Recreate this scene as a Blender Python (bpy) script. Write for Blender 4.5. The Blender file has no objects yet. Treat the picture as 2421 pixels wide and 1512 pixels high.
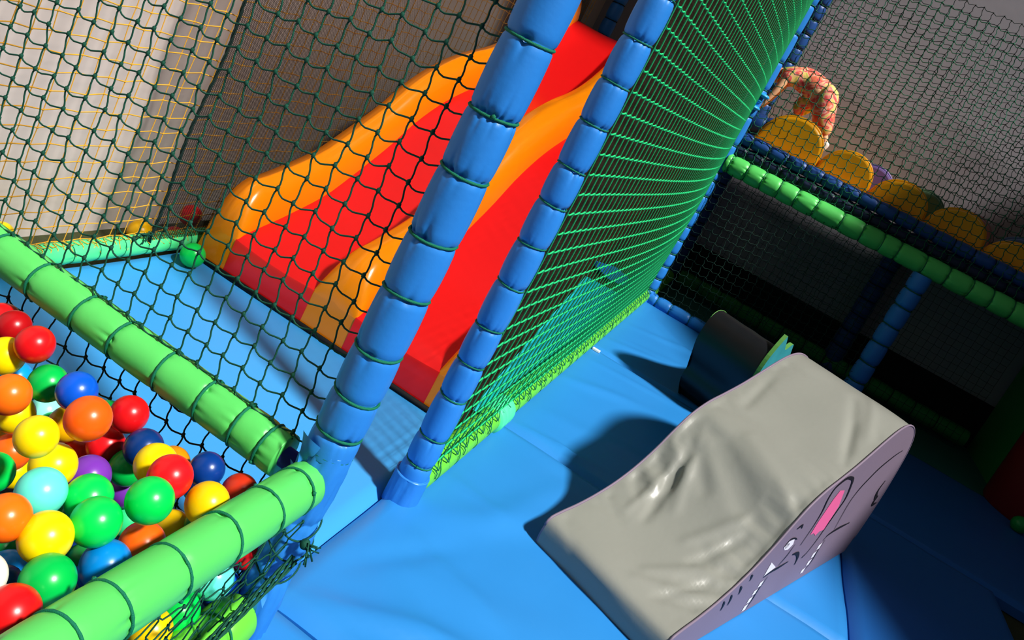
import bpy, math, random
from mathutils import Vector, noise
random.seed(7)
C = bpy.context.scene.collection
PI = math.pi

# ---------------------------------------------------------------- materials
def lin(c):
    return tuple(((v/255)/12.92 if v/255 <= .04045 else ((v/255+.055)/1.055)**2.4) for v in c)

def mat(name, rgb, rough=.45, bump=0, bscale=30, var=.0, vscale=4, spec=.5, sss=0, coat=0, linear=False):
    m = bpy.data.materials.new(name); m.use_nodes = True
    nt = m.node_tree; b = nt.nodes['Principled BSDF']
    col = rgb if linear else lin(rgb)
    b.inputs['Base Color'].default_value = (*col, 1)
    b.inputs['Roughness'].default_value = rough
    b.inputs['Specular IOR Level'].default_value = spec
    if coat: b.inputs['Coat Weight'].default_value = coat; b.inputs['Coat Roughness'].default_value = .12
    tc = nt.nodes.new('ShaderNodeTexCoord')
    if var:
        n = nt.nodes.new('ShaderNodeTexNoise'); n.inputs['Scale'].default_value = vscale; n.inputs['Detail'].default_value = 4
        nt.links.new(tc.outputs['Object'], n.inputs['Vector'])
        mx = nt.nodes.new('ShaderNodeMix'); mx.data_type = 'RGBA'
        mx.inputs[6].default_value = (*[c*(1-var) for c in col], 1)
        mx.inputs[7].default_value = (*[min(1, c*(1+var)) for c in col], 1)
        nt.links.new(n.outputs['Fac'], mx.inputs[0]); nt.links.new(mx.outputs[2], b.inputs['Base Color'])
    if bump:
        n2 = nt.nodes.new('ShaderNodeTexNoise'); n2.inputs['Scale'].default_value = bscale; n2.inputs['Detail'].default_value = 3
        nt.links.new(tc.outputs['Object'], n2.inputs['Vector'])
        bp = nt.nodes.new('ShaderNodeBump'); bp.inputs['Strength'].default_value = bump; bp.inputs['Distance'].default_value = .01
        nt.links.new(n2.outputs['Fac'], bp.inputs['Height']); nt.links.new(bp.outputs['Normal'], b.inputs['Normal'])
    return m

def mesh_cloth(name, rgb, cell, thread, axes, rgb2=None):
    """fine woven mesh: threads are opaque, the holes between them are transparent"""
    m = bpy.data.materials.new(name); m.use_nodes = True
    nt = m.node_tree; b = nt.nodes['Principled BSDF']; out = nt.nodes['Material Output']
    b.inputs['Base Color'].default_value = (*lin(rgb), 1); b.inputs['Roughness'].default_value = .8
    tc = nt.nodes.new('ShaderNodeTexCoord'); sp = nt.nodes.new('ShaderNodeSeparateXYZ')
    nt.links.new(tc.outputs['Object'], sp.inputs[0])
    facs = []
    for (i, j, sg) in axes:
        a = nt.nodes.new('ShaderNodeMath'); a.operation = 'MULTIPLY_ADD'
        nt.links.new(sp.outputs[i], a.inputs[0]); a.inputs[1].default_value = sg
        nt.links.new(sp.outputs[j], a.inputs[2])
        d = nt.nodes.new('ShaderNodeMath'); d.operation = 'DIVIDE'; d.inputs[1].default_value = cell*1.4142
        nt.links.new(a.outputs[0], d.inputs[0])
        f = nt.nodes.new('ShaderNodeMath'); f.operation = 'FRACT'; nt.links.new(d.outputs[0], f.inputs[0])
        l = nt.nodes.new('ShaderNodeMath'); l.operation = 'LESS_THAN'; l.inputs[1].default_value = thread
        nt.links.new(f.outputs[0], l.inputs[0]); facs.append(l)
    mx = nt.nodes.new('ShaderNodeMath'); mx.operation = 'MAXIMUM'
    nt.links.new(facs[0].outputs[0], mx.inputs[0]); nt.links.new(facs[1].outputs[0], mx.inputs[1])
    tr = nt.nodes.new('ShaderNodeBsdfTransparent'); ms = nt.nodes.new('ShaderNodeMixShader')
    nt.links.new(mx.outputs[0], ms.inputs[0]); nt.links.new(tr.outputs[0], ms.inputs[1]); nt.links.new(b.outputs[0], ms.inputs[2])
    nt.links.new(ms.outputs[0], out.inputs['Surface'])
    return m

M = {}
M['blue'] = mat('blue_vinyl', (54, 138, 218), .42, .05, 60, .05, 3)
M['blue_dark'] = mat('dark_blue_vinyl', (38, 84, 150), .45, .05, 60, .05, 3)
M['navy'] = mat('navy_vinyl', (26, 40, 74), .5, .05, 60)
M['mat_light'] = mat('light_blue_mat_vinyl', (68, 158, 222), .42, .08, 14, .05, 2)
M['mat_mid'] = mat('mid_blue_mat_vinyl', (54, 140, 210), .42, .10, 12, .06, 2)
M['mat_shaded'] = mat('shaded_blue_mat_vinyl', (42, 112, 186), .45, .10, 12, .06, 2)  # mat blue darkened to carry the shade on the right
M['green'] = mat('lime_green_vinyl', (96, 206, 106), .42, .05, 50, .05, 3)
M['green_lime'] = mat('yellow_green_vinyl', (112, 208, 70), .45, .05, 50, .05, 3)
M['green_mint'] = mat('spring_green_vinyl', (92, 226, 148), .42, .05, 50, .05, 3)
M['green_pale'] = mat('pale_mint_foam', (96, 236, 170), .4, .05, 50)
M['purple_pole'] = mat('purple_pole_paint', (66, 56, 140), .5)
M['rope'] = mat('dark_green_rope', (8, 84, 66), .7, .3, 900)
M['rope_tie'] = mat('green_tie_rope', (8, 122, 92), .65, .4, 700)
M['rope_bright'] = mat('bright_green_rope', (38, 208, 132), .65, .3, 700)
M['rope_dim'] = mat('dull_green_rope', (14, 108, 78), .5, .2, 700)
M['rope_shade'] = mat('shaded_green_rope', (30, 66, 56), .8)  # green rope darkened to carry its shade under the back beam
M['rope_mid'] = mat('mid_green_cord', (22, 148, 92), .65, .3, 700)
M['mesh_thread'] = mat('dark_brown_mesh_thread', (70, 52, 38), .9)
M['rope_black'] = mat('blackish_green_rope', (12, 44, 38), .8)
M['rope_yellow'] = mat('yellow_net_cord', (226, 168, 52), .7)
M['mesh_black'] = mesh_cloth('black_fine_mesh', (28, 22, 20), .0072, .31, [(1, 2, 1.0), (1, 2, -1.0)])
M['mesh_brown'] = mesh_cloth('brown_fine_mesh', (74, 62, 46), .008, .62, [(1, 2, 1.0), (1, 2, -1.0)])
M['orange'] = mat('orange_slide_plastic', (255, 150, 14), .25, 0, 10, .02, 2, coat=.3)
M['red'] = mat('red_slide_plastic', (238, 34, 36), .28, 0, 10, .02, 2, coat=.15)
M['wall_white'] = mat('white_painted_wall', (206, 196, 190), .8, .35, 6, .06, 1.5)
M['wall_grey'] = mat('grey_painted_wall', (166, 162, 170), .85, .1, 8, .04, 1)
M['wall_dark'] = mat('black_skirting_board', (16, 18, 22), .8)
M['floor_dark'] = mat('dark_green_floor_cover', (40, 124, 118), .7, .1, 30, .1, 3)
M['carpet'] = mat('olive_carpet', (70, 74, 44), .95, .5, 200, .2, 60)
M['shade_slab'] = mat('shade_slab_board', (120, 118, 114), .9)  # for the unseen slabs added to block the sun
M['green_dark'] = mat('dark_green_vinyl', (44, 150, 76), .5, .05, 50)
M['hump'] = mat('yellow_moulded_plastic', (246, 176, 14), .38, .05, 20, .03, 3)
M['grey_vinyl'] = mat('grey_vinyl_cover', (149, 150, 143), .34, .06, 40, .04, 3)
M['grey_end'] = mat('grey_end_vinyl', (150, 148, 140), .42, .06, 40, .04, 3)
M['lilac'] = mat('lilac_grey_print', (132, 118, 136), .6, .05, 80, .04, 4)
M['ink'] = mat('black_ink', (34, 32, 42), .6)
M['pink'] = mat('pink_print', (232, 110, 160), .6)
M['white_print'] = mat('white_print', (232, 228, 236), .6)
M['black_vinyl'] = mat('black_vinyl_cover', (27, 28, 33), .42, .06, 40)
M['teal_print'] = mat('teal_print', (62, 150, 160), .55, .05, 60, .2, 14)
M['green_print'] = mat('green_print', (104, 160, 84), .55)
M['sunlit_patch'] = mat('teal_sunlit_patch', (24, 190, 206), .5, .05, 30)  # bright teal carries sunlight falling on a blue surface
M['blue_pad'] = mat('deep_blue_pad_vinyl', (30, 104, 190), .5, .05, 30)
M['red_dark'] = mat('red_foam_vinyl', (120, 16, 22), .5)
M['paper'] = mat('white_paper', (240, 240, 240), .8)
M['skin'] = mat('child_skin', (236, 184, 142), .55)
M['hair'] = mat('ginger_hair', (204, 122, 62), .6, .6, 120)
M['sock'] = mat('white_sock', (236, 232, 226), .8)
M['plastic_blue'] = mat('bright_blue_plastic', (52, 168, 236), .35)
for nm, c in dict(purple_d=(104, 84, 140), green_d=(96, 130, 100), pink_d=(170, 124, 120), blue_d=(96, 122, 160)).items():  # far hump colours dulled to carry the shade they stand in
    M[nm] = mat('muted_' + nm, c, .5)

def fabric_floral():
    m = bpy.data.materials.new('floral_fabric'); m.use_nodes = True
    nt = m.node_tree; b = nt.nodes['Principled BSDF']; b.inputs['Roughness'].default_value = .8
    tc = nt.nodes.new('ShaderNodeTexCoord'); n = nt.nodes.new('ShaderNodeTexNoise')
    n.inputs['Scale'].default_value = 11; n.inputs['Detail'].default_value = 2.5; n.inputs['Distortion'].default_value = 1.0
    nt.links.new(tc.outputs['Object'], n.inputs['Vector'])
    r = nt.nodes.new('ShaderNodeValToRGB'); nt.links.new(n.outputs['Fac'], r.inputs[0])
    e = r.color_ramp.elements
    stops = [(.30, (168, 190, 84)), (.40, (240, 208, 120)), (.47, (244, 176, 156)), (.53, (228, 74, 84)), (.60, (240, 140, 96)), (.68, (246, 190, 180)), (.78, (214, 60, 90))]
    e[0].position, e[0].color = stops[0][0], (*lin(stops[0][1]), 1)
    e[1].position, e[1].color = stops[-1][0], (*lin(stops[-1][1]), 1)
    for p, c in stops[1:-1]:
        q = e.new(p); q.color = (*lin(c), 1)
    nt.links.new(r.outputs[0], b.inputs['Base Color'])
    return m
M['floral'] = fabric_floral()

# ---------------------------------------------------------------- helpers
class MB:
    def __init__(s): s.v = []; s.f = []; s.mi = []
    def add(s, vs, fs, mi=0):
        o = len(s.v); s.v += [tuple(v) for v in vs]
        s.f += [tuple(i+o for i in f) for f in fs]; s.mi += [mi]*len(fs)
    def tube(s, pts, r, n=6, mi=0, closed=False, cap=True):
        pts = [Vector(p) for p in pts]; m = len(pts)
        rs = r if isinstance(r, (list, tuple)) else [r]*m
        vs = []; prev = None
        for i, p in enumerate(pts):
            if closed: t = pts[(i+1) % m]-pts[i-1]
            else: t = pts[min(i+1, m-1)]-pts[max(i-1, 0)]
            if t.length < 1e-9: t = Vector((0, 0, 1))
            t.normalize()
            if prev is None:
                a = Vector((0, 0, 1)) if abs(t.z) < .9 else Vector((1, 0, 0))
                u = t.cross(a).normalized()
            else:
                u = prev-t*prev.dot(t)
                u = u.normalized() if u.length > 1e-6 else t.orthogonal().normalized()
            prev = u; w = t.cross(u)
            for k in range(n):
                an = 2*PI*k/n; vs.append(p+(u*math.cos(an)+w*math.sin(an))*rs[i])
        fs = []
        for i in range(m if closed else m-1):
            j = (i+1) % m
            for k in range(n):
                l = (k+1) % n; fs.append((i*n+k, i*n+l, j*n+l, j*n+k))
        if cap and not closed:
            fs.append(tuple(range(n-1, -1, -1))); fs.append(tuple((m-1)*n+k for k in range(n)))
        s.add(vs, fs, mi)
    def box(s, x0, x1, y0, y1, z0, z1, mi=0):
        s.add([(x0, y0, z0), (x1, y0, z0), (x1, y1, z0), (x0, y1, z0), (x0, y0, z1), (x1, y0, z1), (x1, y1, z1), (x0, y1, z1)],
              [(3, 2, 1, 0), (4, 5, 6, 7), (0, 1, 5, 4), (1, 2, 6, 5), (2, 3, 7, 6), (3, 0, 4, 7)], mi)
    def blob(s, c, r, n=5, mi=0):
        rx, ry, rz = r if isinstance(r, (tuple, list)) else (r, r, r)
        vs = []; fs = []; m = max(3, n)
        for i in range(m+1):
            th = PI*i/m
            for k in range(2*n):
                ph = PI*k/n
                vs.append((c[0]+rx*math.sin(th)*math.cos(ph), c[1]+ry*math.sin(th)*math.sin(ph), c[2]+rz*math.cos(th)))
        w = 2*n
        for i in range(m):
            for k in range(w):
                l = (k+1) % w; fs.append((i*w+k, (i+1)*w+k, (i+1)*w+l, i*w+l))
        s.add(vs, fs, mi)
    def grid(s, P, mi=0, flip=False):
        """P: rows of points"""
        nr, nc = len(P), len(P[0]); vs = [p for row in P for p in row]; fs = []
        for i in range(nr-1):
            for j in range(nc-1):
                q = (i*nc+j, i*nc+j+1, (i+1)*nc+j+1, (i+1)*nc+j)
                fs.append(q[::-1] if flip else q)
        s.add(vs, fs, mi)
    def obj(s, name, mats, parent=None, smooth=True, origin=None, auto=None):
        me = bpy.data.meshes.new(name)
        vs = s.v
        if origin is not None:
            ox, oy, oz = origin; vs = [(a-ox, b-oy, c-oz) for a, b, c in vs]
        me.from_pydata(vs, [], s.f)
        if not isinstance(mats, (list, tuple)): mats = [mats]
        for m in mats: me.materials.append(m)
        if len(mats) > 1: me.polygons.foreach_set('material_index', s.mi)
        if smooth: me.polygons.foreach_set('use_smooth', [True]*len(me.polygons))
        me.update(); me.validate()
        if auto:
            try: me.set_sharp_from_angle(angle=math.radians(auto))
            except Exception: pass
        o = bpy.data.objects.new(name, me); C.objects.link(o)
        if origin is not None: o.location = origin
        if parent is not None:
            o.parent = parent
            if origin is None: o.location = -parent.location if parent.rotation_euler.z == 0 else (0, 0, 0)
        return o

def tag(o, label, cat, group=None, kind=None):
    o['label'] = label; o['category'] = cat
    if group: o['group'] = group
    if kind: o['kind'] = kind
    return o
def struct(o):
    o['kind'] = 'structure'; return o
def thing(name, label, cat, loc=(0, 0, 0), group=None):
    o = bpy.data.objects.new(name, None); C.objects.link(o); o.location = loc; o.empty_display_size = .1
    return tag(o, label, cat, group)

def frame_of(a, b):
    a, b = Vector(a), Vector(b); t = (b-a); L = t.length; t.normalize()
    ref = Vector((0, 0, 1)) if abs(t.z) < .9 else Vector((1, 0, 0))
    u = t.cross(ref).normalized(); w = t.cross(u).normalized()
    return a, t, u, w, L

def sleeve(a, b, r, ties, seed, pinch=.007, n=84, puff=.004, wr=.0035, messy=0.0, pw=.010):
    """padded foam tube from a to b, drawn in by ties at distances 'ties', with gathers beside each tie"""
    rnd = random.Random(seed); p0, t, u, w, L = frame_of(a, b)
    stops = sorted(set([0]+[x for x in ties if 0.004 < x < L-.004]+[L]))
    ss = []
    for x0, x1 in zip(stops[:-1], stops[1:]):
        m = 12 if x1-x0 > .05 else 6
        for i in range(m):
            q = i/m; q = .5-.5*math.cos(PI*q)
            ss.append(x0+(x1-x0)*q)
    ss.append(L)
    gath = {x: [(rnd.uniform(0, 2*PI), rnd.uniform(.07, .16), rnd.uniform(.3, 1), rnd.choice((-1, 1))) for _ in range(rnd.randint(10, 15))] for x in ties}
    mb = MB(); rows = []
    for s_ in ss:
        row = []
        near = min(ties, key=lambda x: abs(x-s_)) if ties else None
        lo = max([x for x in stops if x <= s_+1e-9]); hi = min([x for x in stops if x >= s_-1e-9])
        q = 0 if hi == lo else (s_-lo)/(hi-lo)
        bulge = puff*math.sin(PI*q)**.8 if 0 < q < 1 else 0
        for k in range(n):
            an = 2*PI*k/n; rr = r+bulge
            if near is not None:
                d = s_-near
                rr -= pinch*math.exp(-(d/pw)**2)
                for (pa, wa, am, sg) in gath[near]:
                    if sg*d < -.004: continue
                    da = (an-pa+PI) % (2*PI)-PI
                    rr -= wr*am*math.exp(-(da/wa)**2)*math.exp(-abs(d)/.018)
            if messy:
                v = noise.noise(Vector((math.cos(an)*2.2+seed, math.sin(an)*2.2, s_*7)))
                v2 = noise.noise(Vector((math.cos(an)*5+seed, math.sin(an)*5, s_*16)))
                rr += messy*(v+.6*abs(v2))
            row.append(tuple(p0+t*s_+(u*math.cos(an)+w*math.sin(an))*rr))
        rows.append(row)
    vs = [p for row in rows for p in row]; fs = []
    for i in range(len(rows)-1):
        for k in range(n):
            l = (k+1) % n; fs.append((i*n+k, i*n+l, (i+1)*n+l, (i+1)*n+k))
    c0 = len(vs); vs += [tuple(p0), tuple(p0+t*L)]
    for k in range(n):
        l = (k+1) % n; fs.append((c0, l, k)); fs.append((c0+1, (len(rows)-1)*n+k, (len(rows)-1)*n+l))
    mb.add(vs, fs); return mb

def ring(a, b, d, R, rr, seed=0, tilt=.12, n=40, knot=True):
    """a rope tied round the tube a-b at distance d"""
    p0, t, u, w, L = frame_of(a, b); rnd = random.Random(seed); ta = rnd.uniform(0, 2*PI)
    mb = MB(); pts = []
    for k in range(n):
        an = 2*PI*k/n
        pts.append(p0+t*(d+R*tilt*math.cos(an-ta)*.6)+(u*math.cos(an)+w*math.sin(an))*R)
    mb.tube(pts, [rr*(1+.12*math.sin(k*2.6)) for k in range(n)], 6, closed=True)
    if knot:
        an = rnd.uniform(0, 2*PI); q = p0+t*d+(u*math.cos(an)+w*math.sin(an))*(R+rr*.6)
        mb.blob(q, rr*1.7, 3)
    return mb

def padded(name, label, cat, a, b, r, ties, seed, m, tie_m=None, tie_r=.0028, group=None, pinch=.007, extra=None, wr=.0035, puff=.004):
    root = thing(name, label, cat, a, group)
    sleeve(a, b, r, ties, seed, pinch, wr=wr, puff=puff).obj('foam_sleeve', m, root)
    for i, d in enumerate(ties):
        ring(a, b, d, r-pinch*.55+tie_r*.5, tie_r, seed*31+i).obj('rope_tie', tie_m or M['rope_tie'], root)
    return root

def net(P, nu, nv, r, knot=0, sag=0.0, sub=3, jit=0.0, seed=1, sides=4, skip=None, sagdir=(0, 0, -1), zig=0.0):
    """rope net: P(i,j) gives knot positions; every mesh side is a sagging rope between two knots"""
    rnd = random.Random(seed); mb = MB()
    Q = [[Vector(P(i, j))+Vector((rnd.uniform(-jit, jit), rnd.uniform(-jit, jit), rnd.uniform(-jit, jit))) for j in range(nv+1)] for i in range(nu+1)]
    sd = Vector(sagdir)
    def seg(a, b, s_, side):
        pts = []
        for k in range(sub+1):
            q = k/sub; p = a.lerp(b, q)+sd*(4*q*(1-q)*s_)
            if zig: p = p+side*(math.sin(2*PI*q)*zig)
            pts.append(p)
        mb.tube(pts, r, sides, cap=False)
    for i in range(nu+1):
        for j in range(nv+1):
            if skip and skip(i, j): continue
            if i < nu and not (skip and skip(i+1, j)): seg(Q[i][j], Q[i+1][j], sag*rnd.uniform(.6, 1.4), sd)
            if j < nv and not (skip and skip(i, j+1)):
                d = (Q[min(i+1, nu)][j]-Q[max(i-1, 0)][j]); d = d.normalized() if d.length else sd
                seg(Q[i][j], Q[i][j+1], 0, d)
            if knot: mb.blob(Q[i][j], (knot, knot, knot*1.45), 3)
    return mb
# ---------------------------------------------------------------- camera
cam_d = bpy.data.cameras.new('camera'); cam = bpy.data.objects.new('camera', cam_d); C.objects.link(cam)
from mathutils import Matrix
f_, yaw, pitch, roll = 2014.68, .2659, .2135, -.4701
cy, sy, cp, sp, cr, sr = math.cos(yaw), math.sin(yaw), math.cos(pitch), math.sin(pitch), math.cos(roll), math.sin(roll)
r0 = Vector((cy, sy, 0)); f0 = Vector((-sy, cy, 0)); u0 = Vector((0, 0, 1))
f1 = f0*cp-u0*sp; u1 = u0*cp+f0*sp
rr = r0*cr-u1*sr; uu = u1*cr+r0*sr
R = Matrix((rr, uu, -f1)).transposed().to_4x4()
cam.matrix_world = Matrix.Translation((0, 0, 1.44)) @ R
cam_d.sensor_width = 36; cam_d.sensor_fit = 'HORIZONTAL'
cam_d.lens = f_/2421*36
cam_d.shift_x = (1210.5-1201.7)/2421; cam_d.shift_y = -(756-528.5)/2421
cam_d.clip_start = .02
bpy.context.scene.camera = cam

# ---------------------------------------------------------------- light
vs = bpy.context.scene.view_settings
vs.view_transform = 'Standard'; vs.look = 'Medium High Contrast'; vs.exposure = 0
w = bpy.data.worlds.new('world'); bpy.context.scene.world = w; w.use_nodes = True
bg = w.node_tree.nodes['Background']; bg.inputs[0].default_value = (.80, .86, 1.0, 1); bg.inputs[1].default_value = .10
sd = bpy.data.lights.new('sun', 'SUN'); sd.energy = 4.7; sd.angle = math.radians(5.2); sd.color = (1, .965, .91)
sun = bpy.data.objects.new('sun', sd); C.objects.link(sun)
EL = math.radians(53); az = Vector((.935, -.345, 0)).normalized()
to_sun = az*math.cos(EL)+Vector((0, 0, math.sin(EL)))
sun.rotation_euler = to_sun.to_track_quat('Z', 'Y').to_euler(); sun.location = to_sun*9

# ---------------------------------------------------------------- setting
mb = MB(); mb.grid([[(-2.4, -1.2, -.075), (4.2, -1.2, -.075)], [(-2.4, 8.1, -.075), (4.2, 8.1, -.075)]]); struct(mb.obj('floor', M['carpet'], smooth=False))
mb = MB(); mb.box(-2.42, -2.3, -1.2, 8.1, -.075, 3.7); struct(mb.obj('wall_left', M['wall_white'], smooth=False))
mb = MB(); mb.box(-2.3, 4.2, 7.95, 8.1, -.075, 3.7); struct(mb.obj('wall_back', M['wall_grey'], smooth=False))
mb = MB(); mb.box(4.2, 4.3, 1.6, 8.1, -.075, 3.7); struct(mb.obj('wall_right', M['wall_grey'], smooth=False))
mb = MB(); mb.box(-.9, 4.2, 7.93, 7.95, -.07, .395); struct(mb.obj('baseboard_back', M['wall_dark'], smooth=False))
# unseen slabs added overhead, cut to keep sun off the far right and back
poly = [(5.3, -1.2), (3.95, 2.09), (2.15, 6.0), (2.35, 6.9), (3.6, 8.1), (6.5, 8.1), (6.5, -1.2)]
mb = MB(); n = len(poly)
mb.add([(x, y, 3.7) for x, y in poly]+[(x, y, 3.82) for x, y in poly], [tuple(range(n-1, -1, -1)), tuple(range(n, 2*n))]+[(i, (i+1) % n, n+(i+1) % n, n+i) for i in range(n)])
mb.box(-2.42, .15, 5.15, 8.1, 3.7, 3.82)
struct(mb.obj('shade_slabs', M['shade_slab'], smooth=False))

# ---------------------------------------------------------------- floor mats
def soft_mat(x0, x1, y0, y1, m, label, seed, amp=.004, folds=(), z=0.0, step=.028, edge=.026, depth=.07):
    nx = max(4, int((x1-x0)/step)); ny = max(4, int((y1-y0)/step)); P = []
    for j in range(ny+1):
        y = y0+(y1-y0)*j/ny; row = []
        for i in range(nx+1):
            x = x0+(x1-x0)*i/nx
            e = min(x-x0, x1-x, y-y0, y1-y)+.006*noise.noise(Vector((x*3, y*3, seed)))
            h = -edge*max(0, 1-e/edge)**2 if e < edge else 0
            v = noise.noise(Vector((x*2.1+seed, y*2.1, 0)))*amp+noise.noise(Vector((x*6+seed, y*5, 3)))*amp*.35
            for (ax, ay, bx, by, wd, am) in folds:
                dx, dy = bx-ax, by-ay; L2 = dx*dx+dy*dy
                q = max(0, min(1, ((x-ax)*dx+(y-ay)*dy)/L2)); d = math.hypot(x-ax-dx*q, y-ay-dy*q)
                v += am*math.exp(-(d/wd)**2)*math.sin(PI*min(1, max(0, .08+.84*q)))
            row.append((x, y, z+h+v))
        P.append(row)
    mb = MB(); mb.grid(P)
    # skirts
    for line in (P[0], P[-1][::-1], [r_[0] for r_ in P][::-1], [r_[-1] for r_ in P]):
        mb.grid([[(a, b, z-depth) for a, b, c in line], line])
    o = mb.obj('floor_mat', m, origin=((x0+x1)/2, (y0+y1)/2, z-depth))
    tag(o, label, 'mat', 'padded vinyl floor mats'); return o
soft_mat(-2.0, -.592, 1.49, 3.6, M['mat_light'], 'light blue floor mat at the foot of the red and orange slide', 1, .003, [(-.9, 1.7, -1.7, 2.0, .05, .004), (-1.0, 2.5, -1.8, 2.75, .06, .003)], z=-.006)
soft_mat(-.586, 1.0, .35, 1.66, M['mat_mid'], 'mid blue floor mat beside the ball pit, nearest the camera', 2, .006, [(-.5, 1.5, -.1, 1.45, .03, .02), (-.35, 1.35, .3, 1.2, .05, .012)])
soft_mat(-.586, .998, 1.668, 3.195, M['mat_mid'], 'wrinkled mid blue floor mat between the two leaning blue posts and the grey rocker', 3, .009,
         [(-.5, 1.72, -.05, 1.95, .040, .022), (-.3, 1.70, .25, 1.72, .05, .016), (.0, 1.75, .2, 2.2, .06, -.012), (-.50, 2.6, -.25, 2.55, .03, .010), (-.45, 2.2, .0, 2.05, .035, .010), (-.5, 1.9, -.3, 2.3, .03, -.010), (.25, 1.75, .35, 2.25, .05, .012), (-.55, 3.15, .3, 3.12, .05, .008), (-.45, 1.95, .05, 1.78, .06, .010), (-.45, 2.3, -.1, 2.75, .06, .010), (-.5, 2.0, .1, 2.2, .08, .008), (-.3, 2.45, -.15, 3.05, .05, .008)])
soft_mat(-.586, .998, 3.209, 4.746, M['mat_mid'], 'mid blue floor mat in the middle, shaded by the grey rocker', 4, .004, [(-.45, 3.26, -.1, 3.32, .018, .018), (-.52, 4.0, -.1, 4.3, .05, .010), (-.5, 4.5, .1, 4.62, .03, .007), (-.5, 3.5, .3, 3.75, .07, .006)])
soft_mat(-.586, .998, 4.758, 6.50, M['mat_mid'], 'mid blue floor mat at the back, with the black rocker on it', 5, .005, [(-.45, 5.6, .2, 5.9, .05, .010), (-.5, 6.2, .0, 5.7, .05, .012), (-.5, 5.0, -.1, 5.25, .04, .008), (-.4, 5.2, .3, 5.5, .05, .005)])
soft_mat(1.006, 1.79, 2.2, 3.2, M['mat_shaded'], 'shade-darkened blue floor mat at the right, nearest the bottom edge of the photo', 6, .003)
soft_mat(1.006, 1.86, 3.209, 4.746, M['mat_shaded'], 'shade-darkened blue floor mat in shade right of the grey rocker', 7, .003)
soft_mat(1.006, 2.5, 4.755, 6.56, M['mat_shaded'], 'shade-darkened blue floor mat in shade at the far right, below the red roller', 8, .003)
soft_mat(-2.28, -.6, -.2, 1.48, M['navy'], 'shade-darkened blue mat on the floor under the ball pit balls', 9, .003, z=-.01)  # navy stands in for the shaded gaps between the balls
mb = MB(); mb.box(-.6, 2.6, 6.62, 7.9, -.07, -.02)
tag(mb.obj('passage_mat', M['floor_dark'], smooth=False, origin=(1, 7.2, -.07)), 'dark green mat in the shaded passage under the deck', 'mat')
mb = MB(); mb.add([(-.552, 4.70, .004), (-.50, 4.70, .004), (-.50, 4.722, .004), (-.552, 4.722, .004)], [(0, 1, 2, 3)])
mb = MB(); mb.box(-.50, -.455, 4.68, 4.71, .003, .012)
tag(mb.obj('paper_scrap', M['paper'], smooth=False, origin=(-.48, 4.7, .003)), 'small white paper scrap on the blue mat beside the green floor beam', 'paper')

# ---------------------------------------------------------------- posts and beams
X1, Y1, Y2, Y3 = -.545, 1.544, 2.333, 6.53
tz1 = [.527, .62, .73, .865, .993, 1.137, 1.265, 1.42, 1.56, 1.70, 1.84, 1.98, 2.12]
root = thing('padded_post', 'thick blue padded post at the ball pit corner, nearest the camera', 'post', (X1, Y1, 0), 'blue padded posts')
sleeve((X1, Y1, .47), (X1, Y1, 2.3), .052, [z-.47 for z in tz1], 11, .0038, puff=.0022, wr=.0075, pw=.007, n=110).obj('foam_sleeve', M['blue'], root)
for i, z in enumerate(tz1+[.478]): ring((X1, Y1, 0), (X1, Y1, 2.3), z, .0505, .0032, 50+i, knot=i % 3 == 0).obj('rope_tie', M['rope_tie'], root)
sleeve((X1, Y1, -.03), (X1, Y1, .49), .047, [.2, .34], 12, .004, messy=.010, n=56).obj('fabric_wrap', M['blue'], root)
for k, (pa, pb, pc) in enumerate([((-.60, 1.50, .505), (-.57, 1.485, .43), (-.545, 1.49, .50)), ((-.595, 1.49, .44), (-.555, 1.475, .36), (-.53, 1.485, .43)), ((-.52, 1.475, .16), (-.50, 1.47, .05), (-.55, 1.485, .08)), ((-.56, 1.48, .20), (-.50, 1.472, .13), (-.53, 1.48, .22))]):
    mb = MB(); a, b, c = Vector(pa), Vector(pb), Vector(pc); rows = []
    for i in range(7):
        q = i/6; row = []
        for j in range(7):
            s_ = j/6; p = a.lerp(b, q).lerp(c.lerp(b, q*.6), s_)
            p = p+Vector((0, -.012*math.sin(PI*s_)*math.cos(PI*q), .006*math.sin(5*q+3*s_)))
            row.append(tuple(p))
        rows.append(row)
    mb.grid(rows); mb.obj('fabric_flap', M['blue'], root)
mb = MB(); mb.tube([(X1, Y1, -.05), (X1, Y1, 2.32)], .024, 12); mb.obj('steel_pole', M['purple_pole'], root)

tz2 = [.132, .228, .375, .493, .62, .765, .9, 1.033, 1.147, 1.285, 1.41, 1.54, 1.67, 1.80, 1.93, 2.06, 2.19]
root = thing('padded_post', 'blue padded post between the slide and the bright green net', 'post', (X1, Y2, 0), 'blue padded posts')
sleeve((X1, Y2, .06), (X1, Y2, 2.3), .0455, [z-.06 for z in tz2], 21, .0042, puff=.0035, wr=.006, pw=.008).obj('foam_sleeve', M['blue'], root)
for i, z in enumerate(tz2): ring((X1, Y2, 0), (X1, Y2, 2.3), z, .0437, .0026, 80+i, knot=i % 4 == 0).obj('rope_tie', M['rope_tie'], root)
mb = sleeve((X1, Y2, -.03), (X1, Y2, .085), .056, [], 22, messy=.004, puff=0); fsl = mb.obj('foot_sleeve', M['blue'], root)
mb = MB(); mb.tube([(X1+.0455*math.cos(a)*1.16, Y2+.0455*math.sin(a)*1.16, .083) for a in [2*PI*i/36 for i in range(36)]], .003, 6, closed=True); hm = mb.obj('foot_hem', M['blue'], None); hm.parent = fsl; hm.location = -Vector(root.location)-Vector(fsl.location)

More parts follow.
